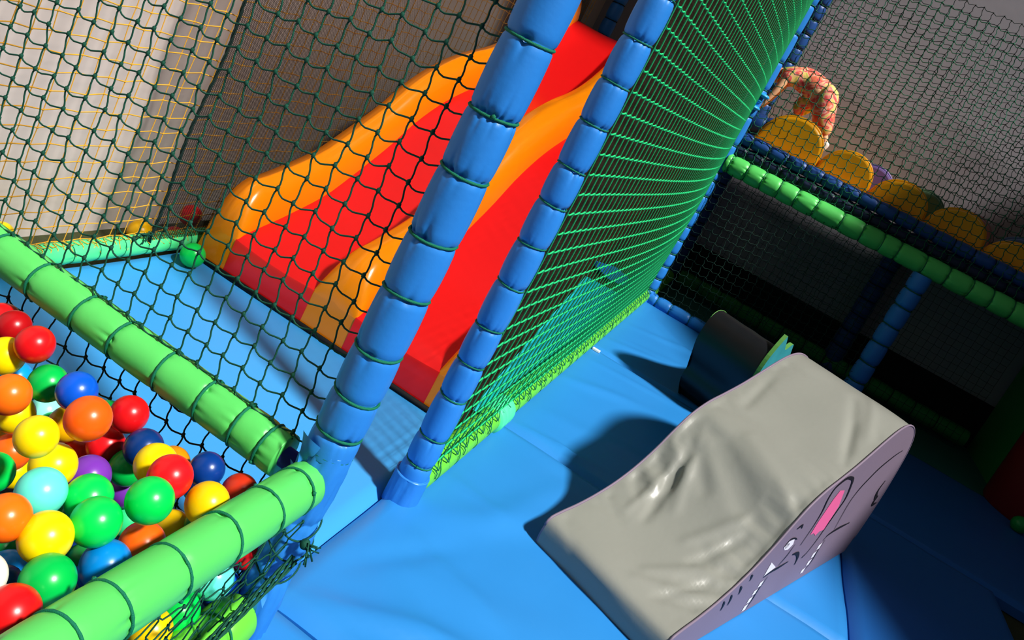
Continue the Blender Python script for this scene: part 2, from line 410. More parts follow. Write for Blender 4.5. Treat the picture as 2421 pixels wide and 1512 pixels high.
tz3 = [.1, .2, .31, .42, .54, .66, .79, .92, 1.05, 1.12, 1.35, 1.58, 1.80, 2.02, 2.24, 2.46]
padded('padded_post', 'blue padded post at the far end of the bright green net', 'post', (X1+.005, Y3, -.03), (X1+.005, Y3, 2.75), .058, [z+.03 for z in tz3], 31, M['blue'], M['rope_dim'], .004, 'blue padded posts', pinch=.008)
tz4 = [.05, .16, .271, .423, .587, .733, .887, 1.022]
padded('padded_post', 'short blue padded post under the green beam, behind the grey rocker', 'post', (1.065, Y3, -.03), (1.065, Y3, 1.15), .066, [z+.03 for z in tz4], 41, M['blue'], M['rope_dim'], .004, 'blue padded posts', pinch=.010, wr=.006)
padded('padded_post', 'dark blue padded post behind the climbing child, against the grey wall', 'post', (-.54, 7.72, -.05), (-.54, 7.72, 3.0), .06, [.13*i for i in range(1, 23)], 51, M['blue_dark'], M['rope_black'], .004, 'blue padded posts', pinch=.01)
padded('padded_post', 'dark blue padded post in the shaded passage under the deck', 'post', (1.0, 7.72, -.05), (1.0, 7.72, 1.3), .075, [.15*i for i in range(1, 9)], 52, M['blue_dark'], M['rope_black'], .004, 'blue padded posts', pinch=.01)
padded('padded_post', 'blue padded post seen above the top of the red slide', 'post', (-1.80, Y3+.05, -.05), (-1.80, Y3+.05, 2.9), .052, [.13*i for i in range(1, 22)], 53, M['blue'], M['rope_black'], .003, 'blue padded posts', pinch=.008)

# green beams of the ball pit
ax = [-1.377, -1.23, -1.111, -.976, -.852, -.753, -.678]
axs = [-1.95, -1.80, -1.66, -1.52]+ax
root = thing('padded_beam', 'green padded beam along the back of the ball pit, under the dark green net', 'beam', (-2.0, Y1, .40))
sleeve((-2.0, Y1, .40), (-.632, Y1, .40), .050, [x+2.0 for x in axs], 61, .0028, puff=.0008, wr=.005, pw=.008).obj('foam_sleeve', M['green'], root)
for i, x in enumerate(axs): ring((-2.0, Y1, .40), (-.6, Y1, .40), x+2.0, .0492, .0035, 130+i).obj('rope_tie', M['rope_tie'], root)
mb = MB(); mb.tube([(-2.0, Y1, .40), (-.55, Y1, .40)], .024, 14); mb.obj('steel_pole', M['purple_pole'], root)
by = [.30, .45, .57, .70, .79, .872, .965, 1.094, 1.222, 1.353, 1.454]
root = thing('padded_beam', 'green padded beam along the near side of the ball pit', 'beam', (X1, .2, .40))
sleeve((X1, .2, .40), (X1, 1.497, .405), .050, [y-.2 for y in by], 62, .0018, puff=.0006, wr=.004, pw=.007).obj('foam_sleeve', M['green'], root)
for i, y in enumerate(by): ring((X1, .2, .40), (X1, 1.497, .405), y-.2, .0494, .0028, 160+i).obj('rope_tie', M['rope_tie'], root)
root = thing('padded_beam', 'yellow green padded beam at floor level below the near pit beam', 'beam', (X1, .2, .08))
sleeve((X1, .2, .065), (X1, 1.475, .065), .052, [.25, .42, .58, .72, .84, .95, 1.06, 1.19], 63, .005).obj('foam_sleeve', M['green_lime'], root)
for i, y in enumerate([.72, .84, .95, 1.06, 1.19]): ring((X1, .2, .065), (X1, 1.475, .065), y, .0505, .0026, 190+i).obj('rope_tie', M['rope_tie'], root)
mb = MB(); mb.tube([(X1, .2, .065), (X1, 1.53, .065)], .03, 14); mb.obj('steel_pole', M['purple_pole'], root)
# green beam at the foot of the yellow net
dts = [.12*i for i in range(1, 13)]
padded('padded_beam', 'spring green padded beam on the floor under the yellow net', 'beam', (-2.0, 1.45, .04), (-2.0, 3.02, .04), .040, dts, 64, M['green_mint'], M['rope_tie'], .0012, pinch=.002, puff=.001)
# floor beam between the two long posts
root = thing('padded_beam', 'bright green padded floor beam under the bright green net', 'beam', (X1, Y2, .035))
fts = [.10+.082*i for i in range(50)]
sleeve((X1, Y2+.05, .040), (X1, Y3-.06, .040), .045, [t for i, t in enumerate(fts) if i % 2 == 0], 65, .003, puff=.0015).obj('foam_sleeve', M['green_lime'], root)
for i, t in enumerate(fts): ring((X1, Y2+.05, .040), (X1, Y3-.06, .040), t, .0455, .0013, 220+i, tilt=.5).obj('rope_tie', M['rope_tie'], root)
sleeve((X1, 3.06, .042), (X1, 3.21, .042), .058, [.045, .085], 66, .002, puff=.003).obj('foam_collar', M['green_pale'], root)
# back beam, floor beam, deck beams
bx = [-.46, -.331, -.199, -.071, .066, .214, .411, .573, .715, .839, 1.026, 1.193, 1.353, 1.499, 1.644, 1.8, 2.0, 2.2]
padded('padded_beam', 'long green padded beam across the back, below the yellow humps', 'beam', (-.50, Y3, 1.215), (2.6, Y3, 1.215), .071, [x+.5 for x in bx], 67, M['green'], M['rope_dim'], .003, pinch=.007, wr=.012)
padded('padded_beam', 'blue padded floor beam at the back, left of the black rocker', 'beam', (-.50, Y3, .03), (1.02, Y3, .03), .048, [.06, .18, .34, .50, .7, .9, 1.1, 1.3], 68, M['blue'], M['rope_tie'], .002, pinch=.008)
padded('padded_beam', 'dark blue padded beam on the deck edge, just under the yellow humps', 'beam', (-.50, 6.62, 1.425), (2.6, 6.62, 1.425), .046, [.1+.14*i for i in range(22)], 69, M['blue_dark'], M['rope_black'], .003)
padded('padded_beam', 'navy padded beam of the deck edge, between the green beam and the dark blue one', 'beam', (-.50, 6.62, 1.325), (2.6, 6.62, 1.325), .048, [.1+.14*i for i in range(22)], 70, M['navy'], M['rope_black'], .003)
padded('padded_beam', 'dark green padded beam on the floor at the back of the shaded passage', 'beam', (-.46, 7.72, .08), (2.2, 7.72, .08), .07, [.2*i for i in range(1, 13)], 71, M['green_dark'], M['rope_black'], .003)
padded('padded_beam', 'short green padded beam on the floor behind the far blue post', 'beam', (-.54, 6.62, .05), (-.54, 7.64, .05), .055, [.2, .4, .6, .8], 72, M['green_lime'], M['rope_dim'], .003)
mb = MB(); mb.box(-.5, 2.6, 6.66, 7.85, 1.38, 1.44); mb.box(-.5, 2.6, 6.655, 6.70, 1.44, 1.475)
tag(mb.obj('deck', M['hump'], smooth=False, origin=(1, 7.2, 1.38)), 'raised yellow edged deck above the shaded passage', 'platform')

# ---------------------------------------------------------------- nets
# dark green rope net above and below the pit beam
nu, nv = 25, 33
def PA(i, j):
    x = -1.95+i*.0545; z = .455+j*.0555+(i % 2)*.004
    return (x, Y1+.012*math.sin(PI*i/nu)*math.sin(PI*min(1, j/20)), z)
o = net(PA, nu, nv, .0021, .0054, .007, 5, .004, 3, 5, zig=.0022).obj('rope_net', M['rope'], origin=(-1.3, Y1, .45))
tag(o, 'dark green knotted rope net rising from the back pit beam, in front of the slide', 'net')
mb2 = MB()
rnd = random.Random(5)
for i in range(nu+1):      # lashings down to the beam
    a = Vector(PA(i, 0)); mb2.tube([a, a.lerp(Vector((a.x+.008, Y1, .447)), .6), (a.x+.012, Y1-.004, .447)], .0017, 4)
mb2.obj('lashing', M['rope'], o, origin=None).location = -Vector(o.location)
def PB(i, j): return (-1.95+i*.054, Y1-.004+.01*math.sin(i*.9), .355-j*.054)
o = net(PB, 25, 7, .0021, .0050, .007, 5, .004, 4, 5, zig=.0022).obj('rope_net', M['rope_black'], origin=(-1.3, Y1, 0))
tag(o, 'dark knotted rope net below the back pit beam, holding back the balls', 'net')
# loose net under the near beam with a gathered bundle
def PC(i, j):
    return (X1+.035-.022*j/4+.006*math.sin(i*1.7+j), .5+i*.051, .35-.056*j+.008*math.sin(i*2.3))
o = net(PC, 19, 4, .0016, .0036, .010, 4, .006, 6, 5, zig=.006).obj('rope_net', M['rope'], origin=(X1, .8, .3))
tag(o, 'loose green rope net hanging under the near pit beam', 'net')
mb = MB()
for k in range(6):
    pts = []
    for i in range(41):
        q = i/40; y = .5+q*1.0; z = .145+.10*max(0, (q-.62)/.38)**1.2+.006*math.sin(q*30+k); a = q*26+k*PI/3
        pts.append((X1+.052+.008*math.cos(a), y, z+.008*math.sin(a)))
    mb.tube(pts, .0028, 5)
ob = mb.obj('gather_rope', M['rope'], None); ob.parent = o; ob.location = -Vector(o.location)
mb = MB()
for (y, z) in [(1.50, .29), (1.28, .16), (1.12, .15)]:
    mb = MB()
    for k in range(7):
        a = k*.9; mb.tube([(X1+.055, y, z), (X1+.075+.01*math.cos(a), y+.012*math.sin(a), z+.012*math.cos(a*1.7)), (X1+.085, y+.03*math.sin(a), z-.015+.02*math.cos(a))], .0022, 4)
    mb.blob((X1+.058, y, z), .012, 4)
    ob = mb.obj('knot', M['rope'], None); ob.parent = o; ob.location = -Vector(o.location)
mb = MB()
for (z, ry) in [(.30, 0), (.24, .01), (.19, -.005)]:
    mb.tube([(X1+.05*math.cos(a)+.006, Y1-.01+.056*math.sin(a)+ry, z+.012*math.sin(a*2)) for a in [-PI*.75+PI*1.0*i/16 for i in range(17)]], .0022, 5)
ob = mb.obj('lashing', M['rope'], None); ob.parent = o; ob.location = -Vector(o.location)

# yellow net on the left with the black fine mesh in front of it
def PY(i, j): return (-2.005, 1.45+i*.068, .088+j*.061+(.003 if i % 2 else -.003))
o = net(PY, 36, 24, .0021, .0034, 0, 2, .002, 8, 4).obj('cord_net', M['rope_yellow'], origin=(-2.0, 2.5, .07))
tag(o, 'yellow cord net in front of the white wall, left of the slide', 'net')
mb = MB(); rnd = random.Random(4)
for k in range(34):
    y = 1.7+k*.037; mb.tube([(-2.0, y, .085), (-1.975, y+rnd.uniform(-.02, .02), .075), (-1.962, y+rnd.uniform(-.03, .03), .05+rnd.uniform(-.012, .01))], .0018, 4)
    mb.tube([(-2.0, y, .09), (-1.98, y+.02, .082), (-1.985, y+.04, .082)], .0018, 4)
ob = mb.obj('loose_end', M['rope_yellow'], None); ob.parent = o; ob.location = -Vector(o.location)
def PY2(i, j): return (-2.004, 3.9+i*.075, .5+j*.064+(.003 if i % 2 else -.003))
o = net(PY2, 37, 25, .0022, 0, 0, 2, .002, 9, 3).obj('cord_net', M['rope_yellow'], origin=(-2.0, 5, .5))
tag(o, 'yellow cord net behind the black mesh, beside the upper part of the slide', 'net')
mb = MB(); rows = []
for j in range(25):
    z = .07+j*.085; row = []
    for i in range(41):
        y = 2.64+i*.095; row.append((-1.972+.010*math.sin(y*4+z*3)*math.sin(z*2), y+(.012*math.sin(z*9) if i == 0 else 0), z))
    rows.append(row)
mb.grid(rows); o = mb.obj('fine_mesh', M['mesh_black'], origin=(-1.97, 4.5, .07))
tag(o, 'black fine mesh screen along the left side of the slide', 'net')
mb = MB()
for k in range(3): mb.tube([(-1.970+.004*math.cos(z*40+k*2), 2.636+.005*math.sin(z*40+k*2)+.012*math.sin(z*9), z) for z in [.07+i*.03 for i in range(70)]], .0035, 5)
ob = mb.obj('selvedge', M['rope_black'], None); ob.parent = o; ob.location = -Vector(o.location)
mb = MB(); rnd = random.Random(14)
for k in range(26): 
    a = rnd.uniform(0, 2*PI); c = Vector((-1.968, 2.62, .10)); mb.tube([c, c+Vector((.012*math.cos(a), .02*math.sin(a), .012*math.sin(a*3))), c+Vector((.02*math.cos(a*2), .045*math.sin(a), -.015+.02*math.cos(a*5)))], .0022, 4)
ob = mb.obj('knot', M['rope'], None); ob.parent = o; ob.location = -Vector(o.location)

# bright green panel between the two long posts
ny, nz = 64, 49
def PP(y, z):
    t = (y-Y2)/(Y3-Y2); zz = max(0, min(1, (z-.07)/.7)); b = .004+zz*(.021+.085*math.sin(PI*min(1, t**1.25)))
    return Vector((X1+b+.018*(1-t), y, z-.02*math.sin(PI*t)*min(1, z)))
mb = MB()
for j in range(nz+1):
    z = .10+j*.0655; pts = []
    for i in range(ny*3+1):
        y = Y2+.035+(Y3-Y2-.045)*i/(ny*3); p = PP(y, z)
        p.z += .0045*(1 if i % 3 == 0 else (-.4 if i % 3 == 1 else -.1)); pts.append(p)
    mb.tube(pts, .0033, 4, cap=False)
for i in range(ny+1):
    y = Y2+.035+(Y3-Y2-.045)*i/ny
    mb.tube([PP(y, .085+3.22*k/40)+Vector((.001, .003*math.sin(k*2.1+i), 0)) for k in range(41)], .0026, 4, cap=False, mi=1)
o = mb.obj('rope_net', [M['rope_bright'], M['rope_mid']], origin=(X1, 4.4, .1))
tag(o, 'bright green rope net panel between the blue post and the far corner post', 'net')
mb = MB()
for i in range(52):
    y = Y2+.09+i*.0805; x = X1+.03; rz = .085
    mb.tube([(x-.02, y, .10), (x+.006, y+.008, .09), (x+.012, y+.03, .074), (x+.004, y+.055, .082), (x-.01, y+.075, .10)], .0024, 4)
    if i % 3 == 0: mb.tube([(x+.006, y, .085), (x+.016, y+.015, .07), (x+.018, y+.01, .052)], .002, 4)
ob = mb.obj('lashing', M['rope_tie'], None); ob.parent = o; ob.location = -Vector(o.location)
mb = MB()
for k in range(2): mb.tube([PP(Y3-.01, z)+Vector((.006*math.cos(z*60+k*PI), .006*math.sin(z*60+k*PI), 0)) for z in [.1+i*.02 for i in range(118)]], .004, 4)
ob = mb.obj('edge_rope', M['rope_bright'], None); ob.parent = o; ob.location = -Vector(o.location)
mb = MB()      # fine woven mesh built as threads with real depth, so that it closes up when seen edge on
yy = Y2+.06
while yy < 6.45:
    mb.add([(-.6005, yy, 0), (-.6030, yy, 0), (-.6030, yy, 3.3), (-.6005, yy, 3.3)], [(0, 1, 2, 3)]); yy += .009
zz = .005
while zz < 3.3:
    mb.add([(-.6010, Y2+.06, zz), (-.6022, Y2+.06, zz), (-.6022, 6.45, zz), (-.6010, 6.45, zz)], [(0, 1, 2, 3)]); zz += .013
tag(mb.obj('fine_mesh', M['mesh_thread'], smooth=False, origin=(-.6, 4.4, 0)), 'dark brown fine mesh screen hanging just behind the bright green net panel', 'net')
def wedge(pts, m, label):
    mb = MB(); n = len(pts); a = [(-.585, y, z) for y, z in pts]; b = [(-.598, y, z) for y, z in pts]
    mb.add(a+b, [tuple(range(n)), tuple(range(2*n-1, n-1, -1))]+[(i, n+i, n+(i+1) % n, (i+1) % n) for i in range(n)])
    return tag(mb.obj('patch_sheet', m, smooth=False, origin=(-.59, pts[0][0], pts[0][1])), label, 'pad', 'coloured sheets behind the green net')
wedge([(2.95, .085), (3.05, .17), (3.30, .30), (3.60, .43), (3.84, .548), (5.5, .175), (5.5, .085)], M['sunlit_patch'], 'large teal sunlit patch, made as a thin sheet, behind the lower part of the bright green net')  # added sheet whose bright teal stands in for a patch of sun
wedge([(3.90, .60), (3.86, .63), (4.6, .50), (5.35, .33), (5.35, .27), (4.6, .42)], M['blue_pad'], 'narrow blue pad just above the large teal sunlit patch behind the bright green net')

# back nets
def PU(i, j): return (-.47+i*.0655, 6.56+.02*math.sin(i*.5)*math.sin(j*.6), 1.30+j*.064)
o = net(PU, 46, 24, .0030, .0054, .011, 3, .006, 10, 3, zig=.004).obj('rope_net', M['rope_dim'], origin=(1, 6.56, 1.3))
tag(o, 'green rope net above the back beam, in front of the yellow humps and child', 'net')
def PU2(i, j): return (-.45+i*.074, 7.68+.03*math.sin(i*.4+j), 1.5+j*.072)
o = net(PU2, 44, 23, .0028, .0048, .010, 3, .008, 11, 3, zig=.005).obj('rope_net', M['rope_black'], origin=(1, 7.68, 1.5))
tag(o, 'dark rope net behind the child, in front of the grey wall', 'net')
def PL(i, j): return (-.47+i*.0655, 6.50+.02*math.sin(i*.5+j*.3), .06+j*.0655)
o = net(PL, 23, 17, .0022, .0036, .008, 3, .005, 12, 3, zig=.005).obj('rope_net', M['rope_shade'], origin=(.3, 6.5, .06))
tag(o, 'green rope net below the back beam, left of the short blue post', 'net')
def PL2(i, j): return (-.45+i*.06, 7.62, -.015+j*.06)
o = net(PL2, 43, 22, .0016, 0, .004, 2, .004, 13, 3).obj('rope_net', M['rope_black'], origin=(.8, 7.62, .1))
tag(o, 'dark fine rope net at the back of the passage under the deck', 'net')

# ---------------------------------------------------------------- slide
tab = [(2.915, .155), (2.95, .175), (3.0, .192), (3.2, .25), (3.46, .345), (3.6, .43), (3.75, .53), (3.87, .615), (4.03, .75), (4.25, .88), (4.52, .985), (4.8, 1.06), (5.0, 1.13), (5.2, 1.23), (5.4, 1.36), (5.6, 1.52), (5.73, 1.61), (5.80, 1.63), (6.3, 1.63)]
def interp(tab, x):
    if x <= tab[0][0]: return tab[0][1]
    for i in range(len(tab)-1):
        x0, y0 = tab[i]; x1, y1 = tab[i+1]
        if x <= x1:
            h = x1-x0; q = (x-x0)/h
            m0 = (y1-tab[i-1][1])/(x1-tab[i-1][0]) if i > 0 else (y1-y0)/h
            m1 = (tab[i+2][1]-y0)/(tab[i+2][0]-x0) if i+2 < len(tab) else (y1-y0)/h
            return (2*q**3-3*q*q+1)*y0+(q**3-2*q*q+q)*h*m0+(-2*q**3+3*q*q)*y1+(q**3-q*q)*h*m1
    return tab[-1][1]
ys = [2.915, 2.918, 2.925, 2.94, 2.96, 2.985, 3.01, 3.04]+[3.04+.065*i for i in range(1, 51)]
def rail_h(y):
    if y < 3.06: return .005+.165*(1-((3.06-y)/.145)**2)**.5 if y > 2.916 else .0
    return .165
root = thing('slide', 'red double lane slide with orange side rails, seen through the rope net', 'slide', (-1.29, 3.0, 0))
def rail(xs0, name, ymax=9):
    # xs0 = (outer foot, crest0, crest1, inner foot) from one lane edge to the other
    x0, c0, c1, x3 = xs0; rows = []
    for y in ys:
        if y > ymax: continue
        zl = interp(tab, y) if y > 2.93 else .165*min(1, .9+.1*(y-2.915)/.015); h = rail_h(y); row = []
        lo0 = zl if name == 'divider' else zl-.20
        prof = [(x0, max(0, zl-.20) if name != 'divider' else zl)]
        for k in range(9):
            a = k/8; prof.append((x0+(c0-x0)*(a**1.6 if name == 'divider' else a*.5), prof[0][1]+(zl+h-prof[0][1])*math.sin(a*PI/2)**(1.1)))
        prof[-1] = (c0, zl+h)
        for k in range(1, 6): prof.append((c0+(c1-c0)*k/6, zl+h+.010*math.sin(PI*k/6)))
        for k in range(9):
            a = k/8; prof.append((c1+(x3-c1)*(1-(1-a)**1.5), zl+h*math.cos(a*PI/2)**1.1))
        row = [(x, y+(.0), z) for x, z in prof]; rows.append(row)
    mb = MB(); flip = x0 > x3; mb.grid(rows, flip=not flip)
    # front face down to the floor
    fr = rows[0]; top = [(x, y, z) for x, y, z in fr]; bot = [(x, 2.912, .0) for x, y, z in fr]
    mb.grid([bot, top], flip=not flip)
    mb.obj('divider' if name == 'divider' else 'side_rail', M['orange'], root)
rail((-1.955, -1.90, -1.865, -1.785), 'left', 5.78)
rail((-1.385, -1.315, -1.255, -1.165), 'divider')
rail((-.612, -.655, -.69, -.775), 'right')
def lane(x0, x1):
    rows = []
    for y in ys: rows.append([(x0+(x1-x0)*k/8, y, interp(tab, y)-.010*math.sin(PI*k/8)) for k in range(9)])
    mb = MB(); mb.grid(rows)
    top = rows[0]; mb.grid([[(x, 2.912, 0) for x, y, z in top], [(x, 2.912, z-.008) for x, y, z in top], top])
    mb.obj('lane', M['red'], root)
lane(-1.79, -1.38); lane(-1.17, -.77)
mb = MB()
for x in (-1.93, -.64):
    for y, z in ((4.4, .72), (5.6, 1.3)): mb.box(x-.02, x+.02, y-.02, y+.02, -.07, z)
mb.obj('leg', M['wall_dark'], root, smooth=False)
mb = MB(); mb.tube([(-1.95, 2.905, .004), (-.6, 2.905, .004)], .012, 8); mb.obj('rubber_strip', M['wall_dark'], root)
# ---------------------------------------------------------------- grey elephant rocker
A = Vector((.36621, .93053, 0)); W = Vector((A.y, -A.x, 0))
def resample(pts, n):
    d = [0]
    for a, b in zip(pts[:-1], pts[1:]): d.append(d[-1]+math.hypot(b[0]-a[0], b[1]-a[1]))
    tx = list(zip(d, [p[0] for p in pts])); tz = list(zip(d, [p[1] for p in pts]))
    return [(interp(tx, d[-1]*i/n), interp(tz, d[-1]*i/n)) for i in range(n+1)]
prof = [(0, .0), (-.006, .045), (.004, .092), (.05, .108), (.14, .125), (.23, .150), (.33, .19), (.42, .245), (.50, .315), (.56, .385), (.63, .455), (.72, .505), (.83, .54), (.95, .58), (1.06, .625), (1.17, .672), (1.28, .71), (1.38, .724), (1.48, .715), (1.58, .685), (1.67, .635), (1.74, .56), (1.785, .46), (1.82, .34), (1.835, .22), (1.83, .10), (1.81, .0)]
O = Vector((.336, 2.374, 0)); WD = .50
P = resample(prof, 150)
rnd = random.Random(3)
gat = []
for k in range(46):        # gathers along the sewn edges of the hollow
    s = rnd.uniform(.05, 1.25) if k % 3 else rnd.uniform(.25, .75)
    side_ = rnd.choice((0, 1)); gat.append((s, side_, rnd.uniform(.008, .017), rnd.uniform(.05, .15), rnd.uniform(.5, 1)*(1.0 if .2 < s < .85 else .45), rnd.uniform(-.5, .5)))
folds = [((.20, .0), (.10, .10), .012, -.006), ((.25, .0), (.14, .12), .013, .008), ((.30, .0), (.20, .12), .011, -.008), ((.34, .0), (.26, .14), .012, .009), ((.385, .0), (.32, .11), .010, -.009), ((.42, .0), (.38, .13), .012, .010), ((.46, .0), (.44, .10), .010, -.010), ((.50, .0), (.50, .12), .012, .010), ((.545, .0), (.57, .11), .012, -.010), ((.585, .0), (.63, .12), .013, .008), ((.40, .50), (.34, .40), .013, -.008), ((.45, .50), (.40, .36), .013, .009), ((.50, .50), (.45, .37), .012, -.009), ((.55, .50), (.50, .36), .014, .010), ((.60, .50), (.56, .40), .013, -.008), ((.62, .48), (.50, .28), .022, -.012), ((.62, .44), (.40, .30), .018, .010), ((.55, .40), (.30, .34), .018, -.010), ((.50, .42), (.28, .40), .014, .008), ((.64, .46), (.60, .30), .024, -.014), ((.61, .34), (.50, .03), .034, -.022), ((.56, .42), (.36, .36), .02, -.012), ((.70, .30), (.60, .05), .025, .008), ((.52, .12), (.34, .20), .016, .010), ((.47, .08), (.28, .14), .016, -.009), ((.34, .07), (.14, .20), .016, .010), ((.28, .05), (.08, .12), .014, -.008), ((.20, .05), (.08, .20), .016, .008), ((1.0, .06), (1.3, .20), .022, -.008), ((1.12, .05), (1.4, .16), .020, .007), ((.92, .03), (1.15, .12), .016, -.007), ((.85, .42), (1.1, .46), .02, -.006)]
rows = []
NW = 60
for i, (s, z) in enumerate(P):
    a = P[max(0, i-1)]; b = P[min(len(P)-1, i+1)]; tx, tz = b[0]-a[0], b[1]-a[1]; L = math.hypot(tx, tz) or 1
    nx, nz = -tz/L, tx/L; row = []
    for j in range(NW+1):
        wv = WD*j/NW; h = 0
        if z > .06 and s < 1.75:
            for (gs, sd_, wd, ln, am, sk) in gat:
                e = wv if sd_ == 0 else WD-wv
                h += -.0075*am*math.exp(-((s-gs-sk*e)/wd)**2)*math.exp(-(e/ln)**2)*(1-math.exp(-(e/.016)**2))*1.2
            for (p0, p1, wd, am) in folds:
                dx, dy = p1[0]-p0[0], p1[1]-p0[1]; q = ((s-p0[0])*dx+(wv-p0[1])*dy)/(dx*dx+dy*dy); qc = max(0, min(1, q))
                d = math.hypot(s-p0[0]-dx*qc, wv-p0[1]-dy*qc); h += am*math.exp(-(d/wd)**2)*(.35+.65*math.sin(PI*max(.02, min(.98, .15+.75*qc))))
            ee = min(wv, WD-wv); h *= 1-math.exp(-(ee/.014)**2)
            h += .006*noise.noise(Vector((s*4, wv*5, 2)))*min(1, ee/.03)+.004*math.sin(PI*wv/WD)
        h = .013*math.tanh(h/.013)
        if z < .02: h = 0
        p = O+A*(s+nx*h)-W*wv+Vector((0, 0, z+nz*h)); row.append(tuple(p))
    rows.append(row)
root = thing('animal_rocker', 'grey padded elephant rocker with a printed face, on the blue mats', 'rocker', tuple(O))
mb = MB(); mb.grid(rows, flip=False); cov = mb.obj('cover', M['grey_vinyl'], root)
def plate(off, pts, mi=0, lift=0.0):
    return [tuple(O+A*s+W*(off+lift)+Vector((0, 0, z))) for s, z in pts]
Q = [(s, max(0.001, z)) for s, z in P]
def side_panel(off, thick, drawn):
    mb = MB(); n = len(Q)
    outer = plate(off+thick, [(s, z) for s, z in Q]); inner = plate(off, Q)
    # fan strips from the base line so that the concave outline fills cleanly
    base = [(max(0.0, min(1.81, s)), .001) for s, z in Q]
    mb.grid([plate(off+thick, base), outer], flip=thick < 0)
    mb.grid([outer, inner], flip=thick < 0)
    if drawn:
        lift = thick+.0012
        def fill(pts, mi):
            v = plate(off, pts, lift=lift); mb.add(v, [tuple(range(len(v)))], mi)
        def stroke(pts, wd=.006, mi=1, extra=.0006):
            q = resample(pts, max(6, len(pts)*6)); l = []; r_ = []
            for i in range(len(q)):
                a = q[max(0, i-1)]; b = q[min(len(q)-1, i+1)]; dx, dz = b[0]-a[0], b[1]-a[1]; L = math.hypot(dx, dz) or 1
                k = wd*(.35+.65*math.sin(PI*min(.97, max(.03, i/(len(q)-1)))))
                l.append((q[i][0]-dz/L*k, q[i][1]+dx/L*k)); r_.append((q[i][0]+dz/L*k, q[i][1]-dx/L*k))
            mb.grid([plate(off, l, lift=lift+extra), plate(off, r_, lift=lift+extra)], 1 if mi == 1 else mi)
        fill([(.984, .473), (.914, .483), (.896, .445), (.893, .397), (.887, .346), (.895, .286), (.934, .286), (.985, .264), (1.011, .279), (1.064, .275), (1.063, .339), (1.061, .387)][::-1], 2)
        stroke([(.845, .25), (.85, .29), (.855, .34), (.845, .40), (.811, .462), (.81, .506), (.848, .528), (.90, .54), (.948, .535), (1.005, .518), (1.049, .476), (1.092, .415), (1.085, .362), (1.074, .296), (1.063, .23), (1.035, .175), (1.0, .155)], .0075)
        stroke([(1.60, .585), (1.53, .575), (1.449, .555), (1.351, .522), (1.285, .482), (1.235, .443), (1.21, .391), (1.224, .324), (1.258, .239)], .005)
        stroke([(1.66, .42), (1.645, .37), (1.69, .325), (1.72, .318), (1.709, .300), (1.74, .277), (1.79, .28)], .012)
        stroke([(1.477, .229), (1.314, .230), (1.202, .218), (1.183, .198)], .007)
        for (ss, z0, z1) in [(1.200, .185, .155), (1.195, .145, .115), (1.200, .105, .075), (1.185, .065, .04)]:
            fill([(ss, z0), (ss-.035, z0-.006), (ss-.03, z1), (ss+.005, z1-.002)], 3)
        stroke([(1.215, .195), (1.21, .14), (1.222, .085), (1.20, .045)], .005)
        fill([(.724, .281), (.698, .264), (.654, .271), (.618, .292), (.640, .312), (.698, .31)], 3)
        fill([(.640, .302), (.628, .291), (.655, .276), (.678, .283), (.668, .298)][::-1], 1)
        stroke([(.62, .29), (.645, .318), (.70, .312), (.735, .30)], .004)
        stroke([(.64, .365), (.68, .372), (.70, .355)], .006)
        stroke([(.818, .215), (.879, .205), (.933, .171), (.955, .135)], .009)
        stroke([(.82, .182), (.732, .177), (.654, .175), (.605, .165)], .006)
        stroke([(.755, .275), (.742, .229), (.708, .19)], .004)
        fill([(.585, .235), (.60, .172), (.685, .190)], 3)
        for (a_, b_) in [((.43, .222), (.452, .19)), ((.386, .187), (.42, .144)), ((.34, .165), (.369, .114)), ((.30, .15), (.325, .105))]:
            stroke([a_, ((a_[0]+b_[0])/2+.008, (a_[1]+b_[1])/2), b_], .006)
        for (ss, z0, z1) in [(.640, .145, .118), (.632, .110, .085), (.630, .077, .05), (.632, .044, .015)]:
            fill([(ss, z0), (ss-.03, z0-.004), (ss-.026, z1), (ss+.004, z1)], 3)
        stroke([(.66, .155), (.645, .10), (.648, .055), (.64, .01)], .005)
    mb.obj('side_panel', [M['lilac'], M['ink'], M['pink'], M['white_print']], root, smooth=False)
side_panel(0, .006, True); side_panel(-WD, -.006, False)
mb = MB()
for off in (.004, -WD-.004):
    mb.tube([tuple(O+A*s+W*off+Vector((0, 0, z+.002))) for s, z in P[4:-4]], .0045, 6)
sp = mb.obj('seam_piping', M['lilac'], None); sp.parent = cov; sp.location = -Vector(root.location)-Vector(cov.location)

